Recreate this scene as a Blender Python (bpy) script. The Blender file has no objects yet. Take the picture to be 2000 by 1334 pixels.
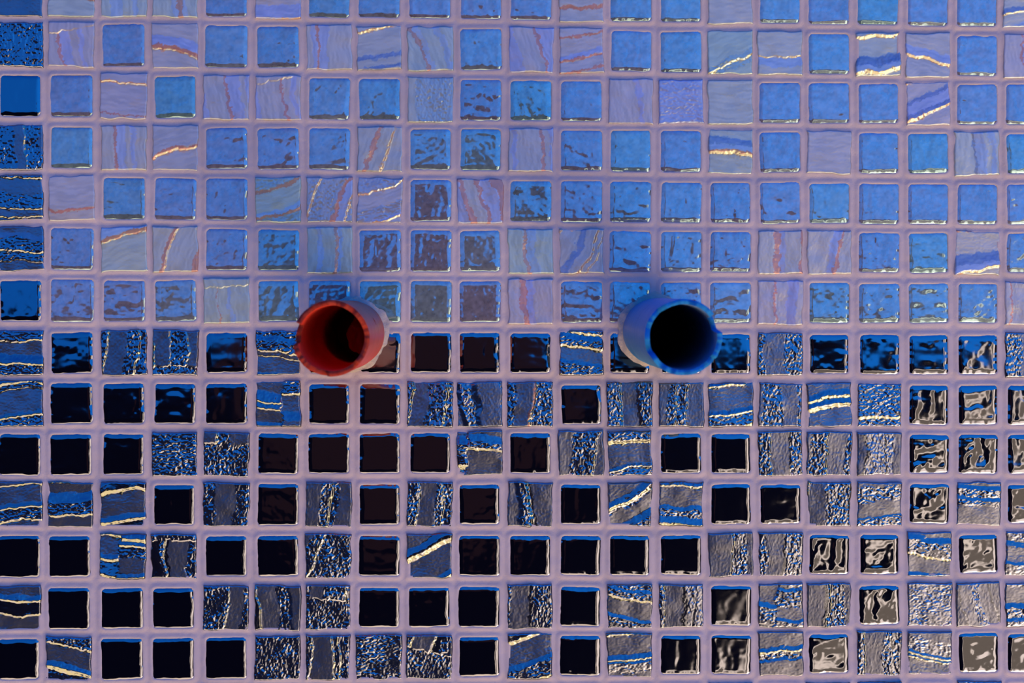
import bpy, bmesh, math
import numpy as np

# ------------------------------------------------------------------ scale
S = 0.0002345            # one photo pixel on the wall, in metres
ZC = 1.2                 # height of the picture centre above the ground
F = 3800.0               # focal length in pixels of a 2000 px frame
D = F * S                # camera distance from the wall
def wx(px): return (px - 1000.0) * S
def wz(py): return (667.0 - py) * S + ZC

scene = bpy.context.scene
COL = scene.collection

# ------------------------------------------------------------------ camera
cam = bpy.data.cameras.new('camera')
cam_o = bpy.data.objects.new('camera', cam); COL.objects.link(cam_o)
cam_o.location = (0, -D, ZC); cam_o.rotation_euler = (math.pi / 2, 0, 0)
cam.sensor_width = 36.0; cam.lens = F / 2000.0 * 36.0
cam.clip_start = 0.02; cam.clip_end = 100
cam.dof.use_dof = True; cam.dof.focus_distance = D - 0.004; cam.dof.aperture_fstop = 13.0
scene.camera = cam_o
scene.view_settings.view_transform = 'Standard'
scene.view_settings.look = 'None'
scene.view_settings.gamma = 1.0
scene.view_settings.exposure = 0.0
scene.view_settings.use_curve_mapping = False

# ------------------------------------------------------------------ world: open deep blue sky, shaded ground, sunlit terrace
world = bpy.data.worlds.new('sky'); scene.world = world; world.use_nodes = True
nt = world.node_tree; nt.nodes.clear(); L = nt.links
def N(t, **k):
    n = nt.nodes.new(t)
    for a, b in k.items(): setattr(n, a, b)
    return n
def put(sock, v):
    if hasattr(v, 'is_output'): L.new(v, sock)
    else: sock.default_value = v
def M(op, a, b=0.0, c=0.0):
    n = N('ShaderNodeMath', operation=op)
    put(n.inputs[0], a); put(n.inputs[1], b); put(n.inputs[2], c)
    return n.outputs[0]
def ramp(v, lo, hi):     # smooth 0..1 between lo and hi (lo may be above hi)
    n = N('ShaderNodeMapRange', interpolation_type='SMOOTHSTEP')
    if lo < hi:
        put(n.inputs[0], v); n.inputs[1].default_value = lo; n.inputs[2].default_value = hi
        n.inputs[3].default_value = 0.0; n.inputs[4].default_value = 1.0
    else:
        put(n.inputs[0], v); n.inputs[1].default_value = hi; n.inputs[2].default_value = lo
        n.inputs[3].default_value = 1.0; n.inputs[4].default_value = 0.0
    return n.outputs[0]
def mixc(f, a, b):
    n = N('ShaderNodeMix', data_type='RGBA')
    put(n.inputs[0], f); put(n.inputs[6], a if hasattr(a, 'is_output') else (*a, 1)); put(n.inputs[7], b if hasattr(b, 'is_output') else (*b, 1))
    return n.outputs[2]
tc = N('ShaderNodeTexCoord'); sep = N('ShaderNodeSeparateXYZ'); L.new(tc.outputs['Generated'], sep.inputs[0])
X, Y, Z = sep.outputs
RAD = 57.29578
el = M('MULTIPLY', M('ARCSINE', Z), RAD)
az = M('MULTIPLY', M('ARCTAN2', X, M('MULTIPLY', Y, -1.0)), RAD)
noi = N('ShaderNodeTexNoise'); noi.inputs['Scale'].default_value = 26.0; noi.inputs['Detail'].default_value = 3.0
L.new(tc.outputs['Generated'], noi.inputs[0])
nz = M('SUBTRACT', noi.outputs[0], 0.5)
eln = M('ADD', el, M('MULTIPLY', nz, 1.6))
azn = M('ADD', az, M('MULTIPLY', nz, 5.0))
# sky
skyc = mixc(ramp(el, 4, 55), (0.02, 0.66, 2.75), (0.008, 0.36, 2.35))
skyd = mixc(ramp(az, -16, 14), (0.62, 0.62, 0.68), (1.12, 1.10, 1.06))
mul = N('ShaderNodeMix', data_type='RGBA', blend_type='MULTIPLY'); mul.inputs[0].default_value = 1.0
L.new(skyc, mul.inputs[6]); L.new(skyd, mul.inputs[7])
sky = mul.outputs[2]
# ground: shade of the wall near, sunlit paving to the right and at the foot
s = M('SUBTRACT', azn, M('ADD', M('MULTIPLY', M('MAXIMUM', el, -12.5), 0.80), 14.0))
lit = ramp(s, 0.0, 1.5)
strip = M('MULTIPLY', lit, ramp(s, 3.2, 1.6))
far = ramp(s, 9.0, 12.0)
gcol = mixc(lit, (0.004, 0.0035, 0.008), (0.66, 0.58, 0.45))
gcol = mixc(far, gcol, (4.3, 3.9, 3.4))
gcol = mixc(strip, gcol, (4.2, 3.8, 3.2))
edge = M('MULTIPLY', ramp(az, 38, 30), 1.0)                 # bright ground darkened far right, added to thin the tiles' bevel highlights
gcol = mixc(edge, (0.02, 0.017, 0.02), gcol)
foot = M('MULTIPLY', M('MULTIPLY', ramp(el, -36, -42), ramp(el, -84, -76)), ramp(Y, 0.03, -0.03))
gcol = mixc(foot, gcol, (4.0, 3.4, 2.6))
horizon = ramp(eln, 0.3, -0.3)
col = mixc(horizon, sky, gcol)
# the dark figure of the photographer against the sky
def ell(ca, ce, ra, re):
    a = M('DIVIDE', M('SUBTRACT', az, ca), ra); e = M('DIVIDE', M('SUBTRACT', el, ce), re)
    return ramp(M('SQRT', M('ADD', M('MULTIPLY', a, a), M('MULTIPLY', e, e))), 1.05, 0.95)
fig = M('MAXIMUM', ell(-2.0, 3.5, 2.5, 2.4), ell(-3.0, -1.6, 5.0, 4.8))
col = mixc(fig, col, (0.05, 0.025, 0.027))
bg = N('ShaderNodeBackground'); bg.inputs[1].default_value = 1.0; L.new(col, bg.inputs[0])
wo = N('ShaderNodeOutputWorld'); L.new(bg.outputs[0], wo.inputs[0])
world.cycles.sampling_method = 'MANUAL'; world.cycles.sample_map_resolution = 2048

scene.cycles.diffuse_bounces = 8
# added fill lamp, standing in for bounce off the sunlit paving low right
al_ = bpy.data.lights.new('paving_bounce_fill', 'AREA'); al_.shape = 'DISK'; al_.size = 1.0; al_.energy = 17.0; al_.color = (1.0, .86, .70)
al_o = bpy.data.objects.new('paving_bounce_fill', al_); COL.objects.link(al_o)
al_o.location = (0.85, -0.80, ZC - 1.15)   # at ground level
from mathutils import Vector
al_o.rotation_euler = (Vector((.25, 0, ZC - .1)) - al_o.location).to_track_quat('-Z', 'Y').to_euler()

# ------------------------------------------------------------------ noise
def _h(ix, iy, seed):
    n = (ix.astype(np.int64) * 374761393 + iy.astype(np.int64) * 668265263 + int(seed) * 2147483647 + 1013904223) & 0xFFFFFFFF
    n = ((n ^ (n >> 13)) * 1274126177) & 0xFFFFFFFF
    n = ((n ^ (n >> 16)) * 2246822519) & 0xFFFFFFFF
    return ((n ^ (n >> 15)) & 0xFFFFFF) / float(0xFFFFFF) * 2 - 1
def vn(x, y, seed=0):
    x = np.asarray(x, float); y = np.asarray(y, float)
    ix = np.floor(x); iy = np.floor(y); fx = x - ix; fy = y - iy
    fx = fx * fx * fx * (fx * (fx * 6 - 15) + 10); fy = fy * fy * fy * (fy * (fy * 6 - 15) + 10)
    a = _h(ix, iy, seed); b = _h(ix + 1, iy, seed); c = _h(ix, iy + 1, seed); d = _h(ix + 1, iy + 1, seed)
    return (a * (1 - fx) + b * fx) * (1 - fy) + (c * (1 - fx) + d * fx) * fy
def sst(a, b, x):
    t = np.clip((x - a) / (b - a), 0, 1); return t * t * (3 - 2 * t)

# ------------------------------------------------------------------ materials
def new_mat(name):
    m = bpy.data.materials.new(name); m.use_nodes = True
    return m, m.node_tree, m.node_tree.nodes['Principled BSDF']
glass, t_, p_ = new_mat('iridescent_glass')
def att(t, name):
    n = t.nodes.new('ShaderNodeAttribute'); n.attribute_name = name; return n
a = att(t_, 'tint'); t_.links.new(a.outputs['Color'], p_.inputs['Base Color'])
a = att(t_, 'rough'); t_.links.new(a.outputs['Fac'], p_.inputs['Roughness'])
a = att(t_, 'sheen'); t_.links.new(a.outputs['Color'], p_.inputs['Specular Tint'])
p_.inputs['IOR'].default_value = 2.85

def noise_mat(name, c0, c1, scale, rough, bump, bscale, spec=0.4):
    m, t, p = new_mat(name)
    tcn = t.nodes.new('ShaderNodeTexCoord')
    n = t.nodes.new('ShaderNodeTexNoise'); n.inputs['Scale'].default_value = scale; n.inputs['Detail'].default_value = 5
    r = t.nodes.new('ShaderNodeValToRGB'); r.color_ramp.elements[0].color = (*c0, 1); r.color_ramp.elements[1].color = (*c1, 1)
    r.color_ramp.elements[0].position = 0.3; r.color_ramp.elements[1].position = 0.7
    t.links.new(tcn.outputs['Object'], n.inputs[0]); t.links.new(n.outputs[0], r.inputs[0]); t.links.new(r.outputs[0], p.inputs['Base Color'])
    n2 = t.nodes.new('ShaderNodeTexNoise'); n2.inputs['Scale'].default_value = bscale; n2.inputs['Detail'].default_value = 6
    n2.inputs['Roughness'].default_value = 0.65
    b = t.nodes.new('ShaderNodeBump'); b.inputs['Strength'].default_value = bump; b.inputs['Distance'].default_value = 0.0005
    t.links.new(tcn.outputs['Object'], n2.inputs[0]); t.links.new(n2.outputs[0], b.inputs['Height']); t.links.new(b.outputs[0], p.inputs['Normal'])
    p.inputs['Roughness'].default_value = rough; p.inputs['Specular IOR Level'].default_value = spec
    return m
grout_m = noise_mat('grout', (0.285, 0.202, 0.188), (0.33, 0.232, 0.213), 60, 0.9, 0.35, 1500, 0.2)
mortar_m = noise_mat('mortar', (0.24, 0.18, 0.15), (0.33, 0.24, 0.19), 300, 0.95, 0.8, 1100, 0.15)

# ------------------------------------------------------------------ tile layout measured along the wall
COLX = np.array([  # centre of each column at photo heights 90, 640, 1230
 [39,40,36],[139,141,134],[241,243,238],[342,343,338],[441.5,443,441],[543,544,542],[643,644,640],[741,742.5,740],[840,842,838],
 [939.5,937,935.5],[1037.5,1036,1035],[1135.5,1136,1133],[1232.5,1230,1230],[1330,1331,1330],[1426,1427,1428],[1523,1524,1525],
 [1619,1620,1619],[1715,1718,1717.5],[1812.5,1814,1816],[1908,1910,1911.5],[2004,2006,2007]], float)
ROWY = np.array([  # centre of each row at photo x 140, 900, 1900
 [-12,-4,12],[87,95.5,109],[187,195,204],[288,292,300],[387,392,399],[486,490,494],[587,589,592.5],[689,689,693],[788,790,791],
 [888,885,887],[986,985.5,984],[1087,1086,1082],[1189,1186,1181],[1288,1283,1275],[1388,1382,1374]], float)
def centre(c, r):
    cc = min(max(c, 0), 20); rr = min(max(r, 0), 14)
    cols = COLX[cc] + (c - cc) * 98.0; rows = ROWY[rr] + (r - rr) * 98.5
    x = cols[1]; y = rows[1]
    for _ in range(3):
        y = np.interp(x, [140, 900, 1900], rows); x = np.interp(y, [90, 640, 1230], cols)
    return x, y

# S = smooth glossy tile.  Otherwise the strokes of a hand-pulled tile, listed from top (h) or from left (v) with lean:
# m matte stroke, r stippled glass, g ridge facing down/right, b groove facing up/left, d glossy flat, o orange streak, p violet streak
T = '''
h0 m5 g.4 m4|h-8 m5 o1 m4|v-3 m2 p2 m2 p1 m2|v-10 m4 p1 o1 p1 m3|S|h4 m3 p2 m2 p3 g.4|S|S|S|S|S|h5 m6 o1 m3|S|S|h0 m9|S|S|S|S|S|h10 m5 b1 g.5 m2 p1 m1
v2 r10|v-10 m3 o.7 p2 m1.5 p1 m3;.82 m1|S|h-12 m4 p2 o1 g.4 m4|S|S|v0 m1 p1 o.7 p2 m5|h9 m1 g.7 m5 b.7 m1.5 b.6 m.6 g.5|v-22 m3 o1 p1 m2 p1 m2|S|v-17 p3 m4 o.9 p3|h8 m2 o.6 m3 p1 o.8 m2 o.5 m1|S|S|h25 m6 r1 g.5 r1 m2|h0 m6 g.4 p2 m2|S|h7 m1 g1 m3 b2 p1 g1.2 m1|h-15 m4 p1.6 g1 m4|S|v-5 m4 o.6 p1 m4
S|S|h-4 m2 g.5 m6 o.3 m1|S|v-10 p1 m4 o.7 p2 m1 p1|v-9 p1 m4 o.5 m1 p1 m1;.9 m1|S|S|v0 m2 r8|S|S|S|v-8 m7 p1 m3|h0 q10|h0 m10|S|S|S|h22 g.5 m3 b.7 p1.6 b.8 g.8 m3|S|S
v-4 r4 m2 g.4 r3 m1|S|v-5 m3 o1 p2 m1 p1 m3|h16 m5 o.6 g.7 m4|S|S|S|v18 m3 o1 m2 g.6 m3|S|S|v-4 m1 p1 m5 o1 m1 p1|S|S|S|h-3 m2 b1.2 p1 o.6 g.9 m4|S|h0 m10|S|S|v-3 m4 b.5 p2 m1 p1 m1|S
h-6 r1 g.5 m3 r3 g.4 m1.5 g.4 m1|h3 m7 o.7 m2|S|S|S|h17 r2.5 o.8 m4 p.8 o.8 r2|v20 r2 g.5 r4 o1 p1.5 g.5 r1|h18 r3 g.5 m3 r2 p.6 g.6 m1|S|v-16 p2 o1 m2 o1 p2 o2.5|S|S|S|S|S|S|S|S|S|S|S
h-6 m2 p1 r2.5 g.5 r2 g.3 m2 b.7|S|h17 p2 o.9 g.25 m7|v19 m2.5 o.8 g.4 m4 o1|S|S|v0 m2 p1 m2.5 o1 p.8 m2|S|S|S|v-5 m3 o.8 p1.6 m3|v26 g.4 m3 b1 m1.5 g.5 m.8 g.3 m2|S|S|S|v0 m3 o1.5 p1 m3 o.5|v14 m5 p1.2 o.8 m3|S|S|h10 o.6 g.25 m4 b2 p1 g.7 m1.2|S
S|S|S|S|v-5 m3 o.4 m2 p.8 m4;.82 m1|S|S|S|S|S|v-3 m3 o1.6 p1.5 m4|S|S|S|S|v0 m3 o.7 m2 p2 m1|S|S|S|S|v0 m1 o.5 m8
h-2 r2 g.4 m2.5 b2 g.6 r2|S|v7 r1 g.5 m3.5 r2 g.5 r2|v0 r10;.2 g.3 m3 g.3 r3 g.4 m2|S|h-7 r2 b1 r2 g.5 m1 g.3 m3.5 b1|S|S|S|S|S|h-9 r1 g.6 b1 r1 g.5 m2 b.7 r2 g.3|S|S|S|v0 r1.5 m4 r4|S|S|S|S|v0 r4 m6
h7 b1 g.7 r1 g.3 m4 b.7 g.5 r2|S|S|S|S|h-4 m2 b2 g.4 b1 g.4 m2 b.8 g.3;.58 r2 g.5 m2.5 b1.5 m1 g.7|S|S|v9 r1 g.6 m3 r3 g.5 r2|v-10 m1 b1 r2 b1.3 m4 r.6|v9 r2 m3 o.5 g.4 r4|S|v-4 r3 g.6 m3 d.8 r2.5|v6 m2 r2 g.5 r2 g.5 m4|h7 b1 g.5 m4 b1 g.4 r2 g.8|v0 m.8 r4 m3.4 r1|h9 m2 b1 g.6 b1 g1 m3.6|h4 r7 g.7 r2|S|S|S
S|S|S|h-3 r10|v0 r10;.72 m2 g.6 r2 m3|S|S|S|S|h-6 m1 b1.5 r2 d1 g1 r1;.22 m1 b1.4 r1 g.6 m4 b.6|S|v9 m3.4 r5 g.4 m2|h5 r2 g1.2 m4 b.7 g.4 r1.6|S|S|v0 r2.4 g.3 m3.5 d.4 r2|v5 m1 r3.5 g.4 m4 r1.5|v2 m2 d.5 q4 d.5 q1.5 m2|S|S|S
h9 m1 g.4 m3 b.9 g.4 r2 g.5 m1.5|h4 g.4 m1.5 b2 r2 g.4 m2|h9 b.5 d1 g.8 m3 b.9 g.7 d1.2|S|v2 r2 m4 r3|S|v6 m3 r2 g.5 r1 m3|S|v3 r2 g.4 m3 r1 g.4 r2|S|v-6 m2 b.8 r1 g.8 d.5 m3.5|S|h30 m3 b1.3 g.9 r.6 m2 b1.5 r1.4|h-2 b1 g.4 m3 b.8 r1 b1.4 g.8|S|S|v0 g.6 m3 r4 g.4|h5 m1 r3 m3 b.4 r2|S|h-3 m1 b1 r1.3 b.8 r1 m4|S
S|S|h-5 b.5 g.8 m2.4 b.7 g.7 d2 g1.2;.42 b1 g.8 b.6 g.5 r1.5 m2 b.6 g1|v0 d2 r1 g.4 d.6 m4 r2;.86 r10|S|S|v22 m1 r2 g.4 r7|S|h27 m2 b1.2 d.5 g1.1 m4 b.9 g.7|S|S|S|S|S|v1 m5 g.4 r3 m1.5|v2 r2 m3.5 d.5 r4|S|S|h-7 m1 b1 r2 g.3 m2 b.9 g.4|S|h-4 q2 b.8 m2 b.5 q2
h-3 m1.5 b1 g.5 d2 g.5 m2 b.6|S|S|S|v6 r5 g.3 m3 r1.5|v-6 d1 g.4 m3.5 r2 b.4 m2|v3 r10;.68 r1 m2.5 r4 g.4 r1|S|S|S|v5 r1 m3.5 d.5 r5|S|h-11 r1.5 b.5 r1 g.5 m2.5 b.7 r2|v-2 r1 g.3 m4 d.9 q1 d.4 q2|S|h-7 m3 b.7 r2 q1;.38 q1 b.5 r2 m2 b.6 q1.5|v-2 m3.5 d.9 g.5 r3 m1.5|S|h10 q10|v-16 m2 d.3 m2 q1.6 m2 d.4 m2|h-4 q1 m2 b.8 r1 b.5 q1
S|h-12 r2 g.4 m3 b.9 g1.2 r2|S|S|S|v5 r10|v0 r1 g.4 m4 g.4 r1 g.4 r2|h3 r10|v12 r10;.62 r1 g.4 m3.5 g.4 d1 r3 g.4|S|h17 d1 g.8 m3 b.9 r2 g.8|S|h5 b.5 g.4 m3 b.9 g.4 b.5 q1.5 m1|S|S|h7 m3 b.9 g.4 r1 b.5 m3|S|v1 r1.5 g.4 m4 r1.5 d.5 r2|h-9 m2 q3 b.6 g.4 b.5 g.3 m3|S|S
'''
TILES = [row.split('|') for row in T.strip().split('\n')]
PIPES = [dict(base=(687, 652), r0=64, rc=73), dict(base=(1280, 647), r0=64, rc=72)]
def collar_r(k, th):
    return PIPES[k]['rc'] + 5.5 * vn(np.cos(th) * 2.2 + 5, np.sin(th) * 2.2 + k * 9, 71) + 2.5 * vn(np.cos(th) * 7 + 5, np.sin(th) * 7 + k * 9, 72)
def in_collar(px, py, extra=0.0):
    m = np.zeros(np.shape(px), bool)
    for k, p in enumerate(PIPES):
        dx = px - p['base'][0]; dy = py - p['base'][1]
        m |= np.hypot(dx, dy) < collar_r(k, np.arctan2(-dy, dx)) + extra
    return m

# ------------------------------------------------------------------ look of the strokes
#          slope, stipple, rough
PROF = {'m': (0.0, 0.13, 0.26), 'r': (0.0, 1.0, 0.13), 'q': (-0.10, 0.8, 0.22), 'g': (-0.72, 0.9, 0.16), 'b': (0.26, 0.10, 0.16),
        'd': (0.0, 0.06, 0.12), 'o': (-0.14, 0.15, 0.22), 'p': (0.12, 0.12, 0.20)}
DARK = {'m': (.010, .011, .018), 'r': (.004, .005, .012), 'q': (.012, .012, .018), 'g': (.010, .008, .008), 'b': (.003, .005, .015),
        'd': (.002, .002, .005), 'o': (.06, .025, .02), 'p': (.012, .014, .05)}
PALE = {'m': (.225, .185, .155), 'r': (.17, .15, .14), 'q': (.16, .14, .22), 'g': (.30, .16, .10), 'b': (.13, .12, .15),
        'd': (.10, .10, .15), 'o': (.25, .11, .085), 'p': (.19, .18, .235)}
SHEEN = {'m': (.84, .82, .80), 'r': (1, 1, 1), 'q': (1, 1, 1), 'g': (1, .98, .62), 'b': (.8, .85, .85), 'd': (1, 1, 1), 'o': (1, .55, .42), 'p': (.85, .85, .8)}

def make_tile(c, r, code, dark, n, rng):
    """vertices (px coords + height in px), tint, rough, sheen of one tile"""
    cx, cy = centre(c, r)
    shrink = np.interp(cx, [100, 1900], [0, 4.0])
    smooth = code == 'S'
    wob = rng.uniform(-1, 1, 8)
    if smooth: hw = 45.4 - shrink * .6 + wob[0] * .7; hh = 45.2 - shrink * .55 + wob[1] * .7
    else: hw = 45.0 - shrink * .4 + wob[0] * .8; hh = 44.6 - shrink * .4 + wob[1] * .8
    if dark and smooth: hw -= .9; hh -= .9
    g = np.linspace(-1, 1, n - 2); g = np.concatenate([[-1], g, [1]])
    if smooth: g = np.sign(g) * np.abs(g) ** 0.9
    U, V = np.meshgrid(g, g)                 # V up
    x = U * hw; y = V * hh
    rc = 12.0 if smooth else 1.2
    qx = np.abs(x) - (hw - rc); qy = np.abs(y) - (hh - rc)
    cm = (qx > 0) & (qy > 0); ln = np.hypot(np.maximum(qx, 0), np.maximum(qy, 0)) + 1e-9
    k = np.where(cm & (ln > rc), rc / ln, 1.0)
    x = np.where(cm, np.sign(x) * ((hw - rc) + np.maximum(qx, 0) * k), x); y = np.where(cm, np.sign(y) * ((hh - rc) + np.maximum(qy, 0) * k), y)
    qx = np.abs(x) - (hw - rc); qy = np.abs(y) - (hh - rc)
    e = rc - np.where((qx > 0) & (qy > 0), np.hypot(np.maximum(qx, 0), np.maximum(qy, 0)), np.maximum(qx, qy))
    e = np.maximum(e, 0)
    sd = int(rng.integers(1, 9999))
    # uneven outline and a little rotation
    amp = 1.0 if smooth else 1.6
    ex = amp * vn(y / 26 + 3, U * 1.1 + 9, sd) + .4 * vn(y / 6, U, sd + 1)
    ey = amp * vn(x / 26 + 7, V * 1.1 + 4, sd + 2) + .4 * vn(x / 6, V, sd + 3)
    rot = math.radians(wob[2] * (1.1 if smooth else 1.6))
    gx = cx + (x + ex) * math.cos(rot) - (y + ey) * math.sin(rot)
    gy = cy - ((x + ex) * math.sin(rot) + (y + ey) * math.cos(rot))
    if smooth:
        bw = 13.5 + 2.0 * wob[3]
        t = np.clip(1 - e / bw, 0, 1)
        edge = -7.5 * (1 - np.sqrt(1 - (0.985 * t) ** 2.2))
        ani = wob[4] > 0
        lx, ly = (30., 13.) if ani else (13., 30.)
        am = (0.05 if dark else 0.11) + (.05 if dark else 0.12) * abs(wob[5]) ** 1.8
        inner = sst(2, 16, e)
        warp = 5 * vn(x / 20, y / 20, sd + 5)
        h = am * 1.7 * vn((x + warp) / lx, (y + warp) / ly, sd + 6) + am * .55 * vn(x / 7.5, y / 7.5, sd + 7) * (.5 + vn(x / 25, y / 25, sd + 8))
        if cx > 1560 and cy > 740: h = h * (1.8 if cy < 840 else 3.0)
        h = h * inner + edge + x * wob[6] * .004 + y * wob[7] * .004
        # meniscus near the rim
        h += .35 * sst(14, 4, e) * vn(x / 15, y / 15, sd + 9) * sst(0, 4, e)
        base = np.array((.0006, .0007, .0025)) if dark else np.array((.095, .072, .078)) * (1 + .10 * wob[5]) + np.array((-.02, .03, .01)) * max(wob[3], 0)
        tint = np.broadcast_to(base, x.shape + (3,)).copy()
        rough = np.full(x.shape, .05 if dark else .07)
        if not dark:
            tint *= (1 + .22 * vn(x / 4, y / 4, sd + 14) + .15 * vn(x / 11, y / 9, sd + 15))[..., None]
            h = h + inner * (.025 * vn(x / 3.2, y / 3.2, sd + 16) + .055 * vn(x / 6, y / 5, sd + 17))
        sheen = np.ones(x.shape + (3,)) * (np.array((.78, .69, .71)) if dark else np.array((.78, 1, .88)))
        if not dark:                          # the pearly film is mottled
            film = .84 + .16 * vn((x + warp) / (lx * .5), (y + warp) / (ly * .5), sd + 18) + .13 * vn(x / 3.0, y / 3.0, sd + 19)
            sheen = sheen * np.clip(film, .45, 1)[..., None]
    else:
        pal = DARK if dark else PALE
        halves = code.split(';'); parts = halves[0].split(); ori = parts[0][0]; ang = math.radians(float(parts[0][1:]))
        if ori == 'h':
            tt = -(-x * math.sin(ang) + y * math.cos(ang)); al = x * math.cos(ang) + y * math.sin(ang)
        else:
            tt = x * math.cos(ang) - y * math.sin(ang); al = x * math.sin(ang) + y * math.cos(ang)
        ext = (abs(math.sin(ang)) + math.cos(ang)) * 44.0 * (.94 if abs(ang) > .25 else 1)
        curve = wob[3] * 5.0
        tt = tt + curve * ((al / 45.) ** 2 - .4) + 3.2 * vn(al / 30, tt / 30, sd + 4) + 1.0 * vn(al / 9, tt / 9, sd + 5) + .9 * vn(al / 4, tt / 5, sd + 25)
        t = np.clip(tt / (2 * ext) + .5, 0, 1)
        K = 240; ax = (np.arange(K) + .5) / K
        ker = np.array([1, 2, 3, 2, 1.]); ker /= ker.sum()
        def blur(a): return np.convolve(np.pad(a, 2, mode='edge'), ker, 'valid')
        # ragged limits between strokes
        tj = np.clip(t + .018 * vn(al / 3.2, tt / 3.2, sd + 6) + .03 * vn(al / 11, tt / 11, sd + 7), 0, 1)
        ii = np.clip((tj * K).astype(int), 0, K - 1)
        def strokes(parts):
            bands = [(p[0], float(p[1:]) * {'g': .6, 'o': .75, 'b': .8 if dark else 1}.get(p[0], 1)) for p in parts]
            tot = sum(b[1] for b in bands)
            idx = np.searchsorted(np.cumsum([b[1] for b in bands]) / tot, ax).clip(0, len(bands) - 1)
            keys = [bands[i][0] for i in idx]
            sl = np.array([PROF[q][0] for q in keys]); st = np.array([PROF[q][1] for q in keys]); ro = np.array([PROF[q][2] for q in keys])
            tn = np.array([pal[q] for q in keys]); sh = np.array([SHEEN[q] for q in keys])
            if ori == 'v': sl = sl * .85
            tl = rng.uniform(-.035, .035, len(bands)); sl = blur(sl + tl[idx]); st = blur(st)   # strokes differ slightly in tilt
            prof = np.cumsum(sl) * (2 * ext / K); prof = prof - np.linspace(prof[0], prof[-1], K) * .8; prof -= prof.mean()
            return [np.interp(t * K - .5, np.arange(K), prof), st[ii], ro[ii], tn[ii], sh[ii]]
        A = strokes(parts[1:])
        if len(halves) > 1:                  # strokes that end inside the tile and others that start there
            q = halves[1].split(); B = strokes(q[1:])
            lim = (float(q[0]) - .5) * 88 + 3.5 * vn(tt / 12, al / 60, sd + 21) + 1.6 * vn(tt / 4, al / 9, sd + 22)
            w = sst(-1.3, 1.3, al - lim)
            A[0] = A[0] * (1 - w) + (B[0] + 1.2) * w; hard = w > .5
            for j in range(1, 5): A[j] = np.where(hard[..., None] if A[j].ndim == 3 else hard, B[j], A[j])
        h, st_, rough, tint, sheen = A
        sheen = sheen * (np.array((.82, .73, .74)) if dark else np.array((.50, .52, .48)))
        stip = st_ * (.75 + .5 * vn(al / 22, tt / 22, sd + 8)); tint = tint.copy(); sheen = sheen.copy()
        sx, sy = (1.35, .85) if ori == 'h' else (.85, 1.35)
        pale_k = 1.0 if dark else .55
        n1 = vn(x / (2.8 * sx), y / (2.8 * sy), sd + 9); n2 = vn(x / (4.8 * sx), y / (4.8 * sy), sd + 10); n3 = vn(al / 14, tt / 2.2, sd + 11)
        h = h + pale_k * stip * (.60 * n1 + .55 * n2) + .06 * n1 + (.06 if dark else .04) * n3
        h += .5 * vn(x / 24, y / 24, sd + 12)
        h += -2.6 * sst(2.2, 0, e) + 1.0
        if r >= 9: h += .032 * y            # tilt shaped so these tiles reflect more ground and less sky
        tint *= (1 + (.25 if dark else .15) * vn(al / 20, tt / 4, sd + 13))[..., None]
        if not dark:
            hue = wob[4]
            tint *= np.array((1 - .18 * max(hue, 0), 1 + .10 * hue, 1 + .05 * max(-hue, 0)))
    # skirt into the bedding
    h[0, :] = h[-1, :] = -16; h[:, 0] = h[:, -1] = -16
    return gx, gy, h, tint, rough, sheen, (cx, cy, hw, hh, rot, smooth)

def grid_faces(n, m=None):
    m = m or n
    i = np.arange(n * m).reshape(n, m)
    a, b, c, d = i[:-1, :-1], i[:-1, 1:], i[1:, 1:], i[1:, :-1]
    return np.stack([a, b, c, d], -1).reshape(-1, 4)          # row index runs with V up -> seen from -y this winds outward

def mesh_from(name, verts, faces, mat, parent=None, attrs=None, smooth=True):
    me = bpy.data.meshes.new(name)
    me.vertices.add(len(verts)); me.vertices.foreach_set('co', np.ascontiguousarray(verts, dtype=np.float32).ravel())
    nf = len(faces)
    me.loops.add(nf * 4); me.loops.foreach_set('vertex_index', np.ascontiguousarray(faces, dtype=np.int32).ravel())
    me.polygons.add(nf); me.polygons.foreach_set('loop_start', np.arange(nf, dtype=np.int32) * 4)
    me.polygons.foreach_set('use_smooth', np.full(nf, smooth))
    me.update(calc_edges=True); me.validate()
    for k, v in (attrs or {}).items():
        if v.ndim == 2:
            at = me.attributes.new(k, 'FLOAT_COLOR', 'POINT')
            at.data.foreach_set('color', np.concatenate([v, np.ones((len(v), 1))], 1).astype(np.float32).ravel())
        else:
            at = me.attributes.new(k, 'FLOAT', 'POINT'); at.data.foreach_set('value', v.astype(np.float32))
    me.materials.append(mat)
    o = bpy.data.objects.new(name, me); COL.objects.link(o)
    if parent: o.parent = parent
    return o

# ------------------------------------------------------------------ build all tiles
C0, C1, R0, R1 = -4, 24, -3, 17
fields = {True: [], False: []}; outlines = []
for r in range(R0, R1 + 1):
    for c in range(C0, C1 + 1):
        rng = np.random.default_rng((c + 50) * 1000 + (r + 50))
        inside = 0 <= c <= 20 and 0 <= r <= 14
        dark = r >= 7 or c <= 0
        if inside and r <= 13: code = TILES[r][c]
        else:
            q = rng.integers(0, 10)
            code = 'S' if q < 5 else TILES[int(rng.integers(7, 14)) if dark else int(rng.integers(0, 7))][int(rng.integers(1, 20))]
        n = (50 if code == 'S' else 76) if inside else 26
        gx, gy, h, tint, rough, sheen, info = make_tile(c, r, code, dark, n, rng)
        outlines.append(info)
        f = grid_faces(n)
        px = gx.ravel(); py = gy.ravel()
        cut = in_collar(px, py, -1.5)
        if cut.any():
            f = f[~cut[f].any(1)]
        v = np.stack([(px - 1000) * S, -h.ravel() * S, (667 - py) * S], 1)
        fields[dark].append((v, f, tint.reshape(-1, 3), rough.ravel(), sheen.reshape(-1, 3)))

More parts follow.
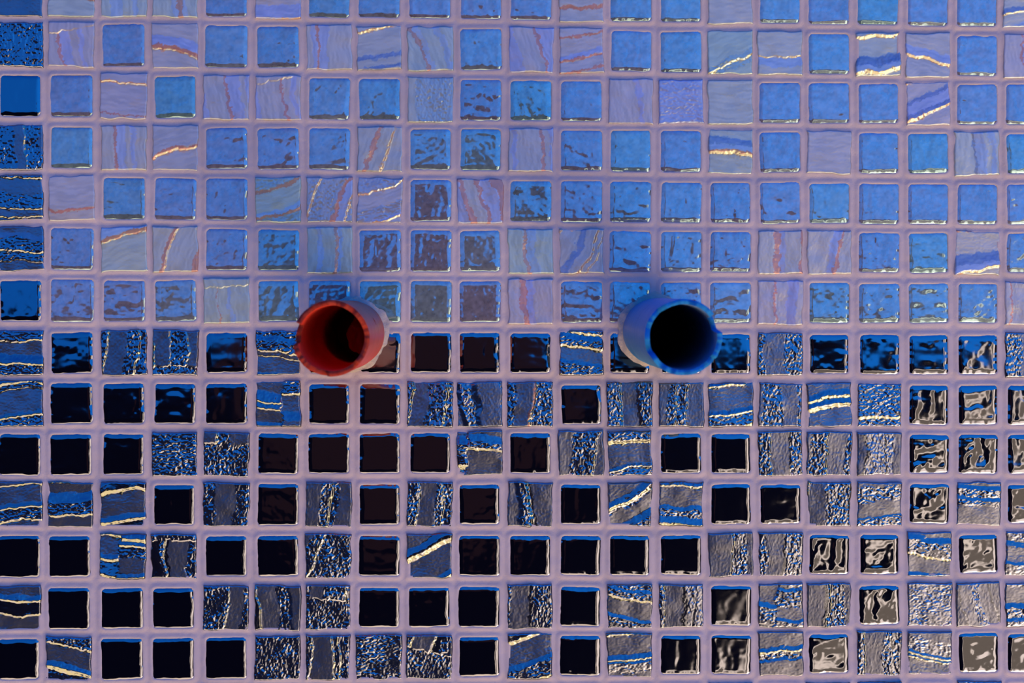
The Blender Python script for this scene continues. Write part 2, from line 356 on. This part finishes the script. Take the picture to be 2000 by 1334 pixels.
# ------------------------------------------------------------------ the wall: grout bed between the tiles, with a hole for each pipe
STEP = 3.0
gx0, gx1 = COLX[0].mean() + (C0 - .55) * 98, COLX[20].mean() + (C1 - 20 + .45) * 98
gy0, gy1 = -12 + (R0 - .4) * 98.5, 1385 + (R1 - 14 + .6) * 98.5
GX = np.arange(gx0, gx1, STEP); GY = np.arange(gy1, gy0, -STEP)
gxx, gyy = np.meshgrid(GX, GY)
sdist = np.full(gxx.shape, 50.0)
for (cx, cy, hw, hh, rot, smooth) in outlines:
    i0 = np.searchsorted(GX, cx - 75); i1 = np.searchsorted(GX, cx + 75)
    j0 = np.searchsorted(-GY, -(cy + 75)); j1 = np.searchsorted(-GY, -(cy - 75))
    dx = gxx[j0:j1, i0:i1] - cx; dy = -(gyy[j0:j1, i0:i1] - cy)
    lx = dx * math.cos(rot) + dy * math.sin(rot); ly = -dx * math.sin(rot) + dy * math.cos(rot)
    rc = 11.0 if smooth else 1.5
    qx = np.abs(lx) - hw + rc + (0 if smooth else 1.0); qy = np.abs(ly) - hh + rc + (0 if smooth else 1.0)
    d = np.where((qx > 0) & (qy > 0), np.hypot(np.maximum(qx, 0), np.maximum(qy, 0)), np.maximum(qx, qy)) - rc
    sdist[j0:j1, i0:i1] = np.minimum(sdist[j0:j1, i0:i1], d)
gh = -1.0 - 2.6 * sst(-2, 8, sdist) + .5 * vn(gxx / 17, gyy / 17, 301) + .25 * vn(gxx / 6, gyy / 6, 302)
under = sst(-5, -9, sdist) * ~in_collar(gxx, gyy, 6)
gh = gh - 9 * under
nr, nc = gxx.shape
gv = np.stack([(gxx.ravel() - 1000) * S, -gh.ravel() * S, (667 - gyy.ravel()) * S], 1)
gf = grid_faces(nr, nc)
hole = np.zeros(nr * nc, bool)
for p in PIPES: hole |= (np.hypot(gxx - p['base'][0], gyy - p['base'][1]) < p['r0'] + 1.0).ravel()
gf = gf[~hole[gf].any(1)]
# thickness: the rim of the grid carried back into the wall
idx = np.arange(nr * nc).reshape(nr, nc)
ring = np.concatenate([idx[0, :-1], idx[:-1, -1], idx[-1, :0:-1], idx[:0:-1, 0]])
back = gv[ring].copy(); back[:, 1] = 0.12
nb = len(gv); m_ = len(ring); k = np.arange(m_); k2 = (k + 1) % m_
side = np.stack([ring[k], nb + k, nb + k2, ring[k2]], 1)
gv2 = np.concatenate([gv, back]); cb = [nb, nb + nc - 1, nb + nc + nr - 2, nb + 2 * nc + nr - 3]      # corners of the rear face
gf2 = np.concatenate([gf, side, np.array([cb[::-1]])])
wall = mesh_from('wall_front', gv2, gf2, grout_m)
wall.location = (0, 0, ZC)
wall['kind'] = 'structure'
wall['label'] = 'mosaic tiled wall with lavender grout, pale pearly tiles above black ones'
wall['category'] = 'wall'
for dark, nm, lb in ((False, 'pale_mosaic', 'pale pearly square glass tiles reflecting blue sky'), (True, 'dark_mosaic', 'black and gold streaked square glass tiles')):
    off = 0; vs, fs, ts, rs, ss = [], [], [], [], []
    for v, f, t, ro, sh in fields[dark]:
        vs.append(v); fs.append(f + off); ts.append(t); rs.append(ro); ss.append(sh); off += len(v)
    o = mesh_from(nm, np.concatenate(vs), np.concatenate(fs), glass, wall,
                  {'tint': np.concatenate(ts), 'rough': np.concatenate(rs), 'sheen': np.concatenate(ss)})
    o['label'] = lb

# ------------------------------------------------------------------ mortar collars bedded round the pipes
for k, p in enumerate(PIPES):
    NT, NR = 120, 12
    vs = np.zeros((NR, NT, 3)); th = np.linspace(0, 2 * math.pi, NT, endpoint=False)
    R = collar_r(k, th)
    for i in range(NR):
        q = i / (NR - 1)
        rr = (p['r0'] - 1.5) * (1 - q) + (R + 1.0) * q
        px = p['base'][0] + rr * np.cos(th); py = p['base'][1] - rr * np.sin(th)
        hh = 4.0 * (1 - q) ** 1.6 + 1.3 * np.sqrt(max(1 - q, 0)) * (1 + 1.2 * vn(px / 9, py / 9, 81)) + .5 * vn(px / 3.5, py / 3.5, 82)
        if i == NR - 1: hh = np.full(NT, -5.0)
        if i == NR - 2: hh = .6 + .6 * vn(px / 7, py / 7, 83)
        vs[i] = np.stack([(px - 1000) * S, -hh * S, (667 - py) * S], 1)
    ii = np.arange(NR * NT).reshape(NR, NT); nx = np.roll(ii, -1, 1)
    fc = np.stack([ii[:-1], ii[1:], nx[1:], nx[:-1]], -1).reshape(-1, 4)
    o = mesh_from('mortar_collar', vs.reshape(-1, 3), fc, mortar_m, wall)
    o['label'] = 'ragged beige mortar round the %s pipe' % ('red', 'blue')[k]

# ------------------------------------------------------------------ pipes
def plastic(name, c0, c1, dust, rough):
    m, t, p = new_mat(name)
    tcn = t.nodes.new('ShaderNodeTexCoord')
    n = t.nodes.new('ShaderNodeTexNoise'); n.inputs['Scale'].default_value = 55; n.inputs['Detail'].default_value = 6; n.inputs['Roughness'].default_value = .6
    mp = t.nodes.new('ShaderNodeMapping'); mp.inputs['Scale'].default_value = (1.0, 3.5, 1.0)
    r = t.nodes.new('ShaderNodeValToRGB')
    e = r.color_ramp.elements; e[0].position = .25; e[0].color = (*c0, 1); e[1].position = .62; e[1].color = (*c1, 1)
    x = e.new(.78); x.color = (*dust, 1)
    t.links.new(tcn.outputs['Object'], mp.inputs[0]); t.links.new(mp.outputs[0], n.inputs[0])
    t.links.new(n.outputs[0], r.inputs[0]); t.links.new(r.outputs[0], p.inputs['Base Color'])
    n2 = t.nodes.new('ShaderNodeTexNoise'); n2.inputs['Scale'].default_value = 500; n2.inputs['Detail'].default_value = 4
    b = t.nodes.new('ShaderNodeBump'); b.inputs['Strength'].default_value = .25; b.inputs['Distance'].default_value = .0004
    t.links.new(tcn.outputs['Object'], n2.inputs[0]); t.links.new(n2.outputs[0], b.inputs['Height']); t.links.new(b.outputs[0], p.inputs['Normal'])
    p.inputs['Roughness'].default_value = rough
    return m
red_m = plastic('red_plastic', (.34, .020, .010), (.46, .035, .018), (.44, .13, .09), .34)
blue_m = plastic('blue_plastic', (.008, .085, .20), (.014, .115, .26), (.14, .17, .22), .4)
redcut_m = noise_mat('red_cut_plastic', (.16, .010, .005), (.23, .022, .009), 250, .7, .3, 700, .06)
bluecut_m = noise_mat('blue_cut_plastic', (.006, .09, .23), (.009, .11, .26), 250, .7, .3, 700, .06)

redbore_m = noise_mat('red_bore', (.60, .030, .012), (.70, .045, .018), 90, .55, .3, 400)
bluebore_m = noise_mat('blue_bore', (.055, .105, .20), (.085, .12, .22), 90, .6, .3, 400)
# thin walled plastic lets some daylight through
def see_through(m, colr, f):
    t = m.node_tree; out = t.nodes['Material Output']; p = t.nodes['Principled BSDF']
    tr = t.nodes.new('ShaderNodeBsdfTranslucent'); tr.inputs[0].default_value = (*colr, 1)
    mx = t.nodes.new('ShaderNodeMixShader'); mx.inputs[0].default_value = f
    t.links.new(p.outputs[0], mx.inputs[1]); t.links.new(tr.outputs[0], mx.inputs[2]); t.links.new(mx.outputs[0], out.inputs['Surface'])
see_through(red_m, (.8, .03, .01), .22); see_through(redbore_m, (.8, .03, .01), .22)
def build_pipe(k, mouth, rim, length, mat, bore, cutmat, name, label):
    """rim: list of (angle deg, recess 0..1 of the length)"""
    p = PIPES[k]; bx, by = p['base']
    root = bpy.data.objects.new(name, None); COL.objects.link(root)
    root.location = (wx(bx), 0, wz(by)); root.empty_display_size = .02
    root['label'] = label; root['category'] = 'pipe'
    mm = D / (D - length)
    off = np.array([((mouth[0] - 1000) / mm + 1000 - bx) * S, -length, ((667 - mouth[1]) / mm - (667 - by)) * S])
    axis = off / length                         # per metre of protrusion
    Ro = p['r0'] * S; wt = .0020; Ri = Ro - wt
    NT = 144; th = np.linspace(0, 2 * math.pi, NT, endpoint=False); dg = np.degrees(th)
    ra = np.array([q[0] for q in rim], float); rv = np.array([q[1] for q in rim], float)
    ra = np.concatenate([ra - 360, ra, ra + 360]); rv = np.concatenate([rv] * 3)
    rec = np.interp(dg, ra, rv) + .014 * vn(np.cos(th) * 5 + 20, np.sin(th) * 5 + 20, 91 + k) + .006 * vn(np.cos(th) * 14 + 20, np.sin(th) * 14 + 20, 93 + k)
    end = length * (1 - rec)
    NL = 46
    def shell(R, wob):
        out = np.zeros((NL, NT, 3))
        for i in range(NL):
            q = i / (NL - 1)
            s_ = -.012 + (end + .012) * q if wob else -.09 + (end + .09) * q
            rr = R + (0.00020 * vn(np.full(NT, q * 34), th * 0 + .5, 95 + k) + .00012 * vn(np.cos(th) * 3 + 4, np.sin(th) * 3 + q * 12, 96 + k)) * (1 if wob else .6)
            if wob: rr = rr + .0003 * np.exp(-((s_ / length - .12) / .02) ** 2) + .00022 * np.exp(-((s_ / length - .26) / .016) ** 2) + .0002 * np.exp(-((s_ / length - .34) / .012) ** 2)
            out[i] = np.stack([axis[0] * s_ + rr * np.cos(th), -s_, axis[2] * s_ + rr * np.sin(th)], 1)
        return out
    ou = shell(Ro, True); inn = shell(Ri, False)
    ii = np.arange(NL * NT).reshape(NL, NT); nx = np.roll(ii, -1, 1)
    f_out = np.stack([ii[:-1], nx[:-1], nx[1:], ii[1:]], -1).reshape(-1, 4)
    f_in = np.stack([ii[:-1], ii[1:], nx[1:], nx[:-1]], -1).reshape(-1, 4) + NL * NT
    # back stopper so the bore ends in the dark
    a0 = NL * NT; cap = []
    cv = np.array([[axis[0] * -.09, .09, axis[2] * -.09]])
    v = np.concatenate([ou.reshape(-1, 3), inn.reshape(-1, 3), cv]); ci = len(v) - 1
    kk = np.arange(0, NT, 2)
    cap = np.stack([a0 + kk, a0 + (kk + 1) % NT, a0 + (kk + 2) % NT, np.full(len(kk), ci)], 1)
    tube = mesh_from('tube', v, np.concatenate([f_out, f_in, cap]), mat, root)
    tube.data.materials.append(bore)
    mi = np.zeros(len(tube.data.polygons), np.int32); mi[len(f_out):] = 1
    tube.data.polygons.foreach_set('material_index', mi)
    # cut rim: ring between outer and inner lip, slightly rounded and chipped
    NRr = 5; rv_ = np.zeros((NRr, NT, 3))
    for i in range(NRr):
        q = i / (NRr - 1); bul = math.sin(q * math.pi) * .0004
        rv_[i] = ou[-1] * (1 - q) + inn[-1] * q
        rv_[i, :, 1] -= bul * (1 + .5 * vn(th * 5, th * 0 + i, 98))
    ii = np.arange(NRr * NT).reshape(NRr, NT); nx = np.roll(ii, -1, 1)
    mesh_from('cut_rim', rv_.reshape(-1, 3), np.stack([ii[:-1], nx[:-1], nx[1:], ii[1:]], -1).reshape(-1, 4), cutmat, root)
    return root, axis, Ri

PL = .124
red_rim = [(0, .03), (20, .02), (45, .0), (90, .0), (125, .02), (152, .0), (155, .0), (157, .12), (170, .13), (188, .12), (190, .0), (215, .0), (255, .02), (262, .05), (266, .0), (300, .01), (335, .03)]
blue_rim = [(0, .0), (8, .0), (11, .14), (30, .12), (35, .10), (37, .0), (70, .0), (100, .02), (128, .03), (132, .07), (190, .05), (206, .07), (210, .03), (255, .02), (290, .02), (325, .03), (327, .0), (345, .0)]
red, raxis, RI = build_pipe(0, (646, 661), red_rim, PL, red_m, redbore_m, redcut_m, 'water_pipe', 'red plastic pipe stub with jagged rim jutting from the mosaic wall')
blue, baxis, _ = build_pipe(1, (1336, 659), blue_rim, PL, blue_m, bluebore_m, bluecut_m, 'water_pipe', 'blue plastic pipe stub with broken rim jutting from the mosaic wall')
for o in (red, blue): o['group'] = 'cut pipe ends in the mosaic wall'

# lump of dried red residue clinging inside the bore of the red pipe
bm = bmesh.new()
bmesh.ops.create_icosphere(bm, subdivisions=4, radius=1.0)
for v in bm.verts:
    c = v.co
    d = 1 + .22 * float(vn(c.x * 1.6 + 3, c.z * 1.6 + c.y * 2, 120)) + .1 * float(vn(c.x * 4 + 3, c.z * 4 + c.y * 3, 121))
    v.co = (c.x * .0062 * d, c.y * .012 * d, c.z * .0085 * d)
for f in bm.faces: f.smooth = True
me = bpy.data.meshes.new('residue_lump'); bm.to_mesh(me); bm.free(); me.materials.append(noise_mat('residue', (.22, .008, .004), (.30, .012, .006), 200, .7, .5, 600, .1))
lump = bpy.data.objects.new('residue_lump', me); COL.objects.link(lump); lump.parent = red
lump.location = (raxis[0] * .055 + RI * .62, -.055, raxis[2] * .055 + .001)
lump['label'] = 'dark red lump inside the pipe'
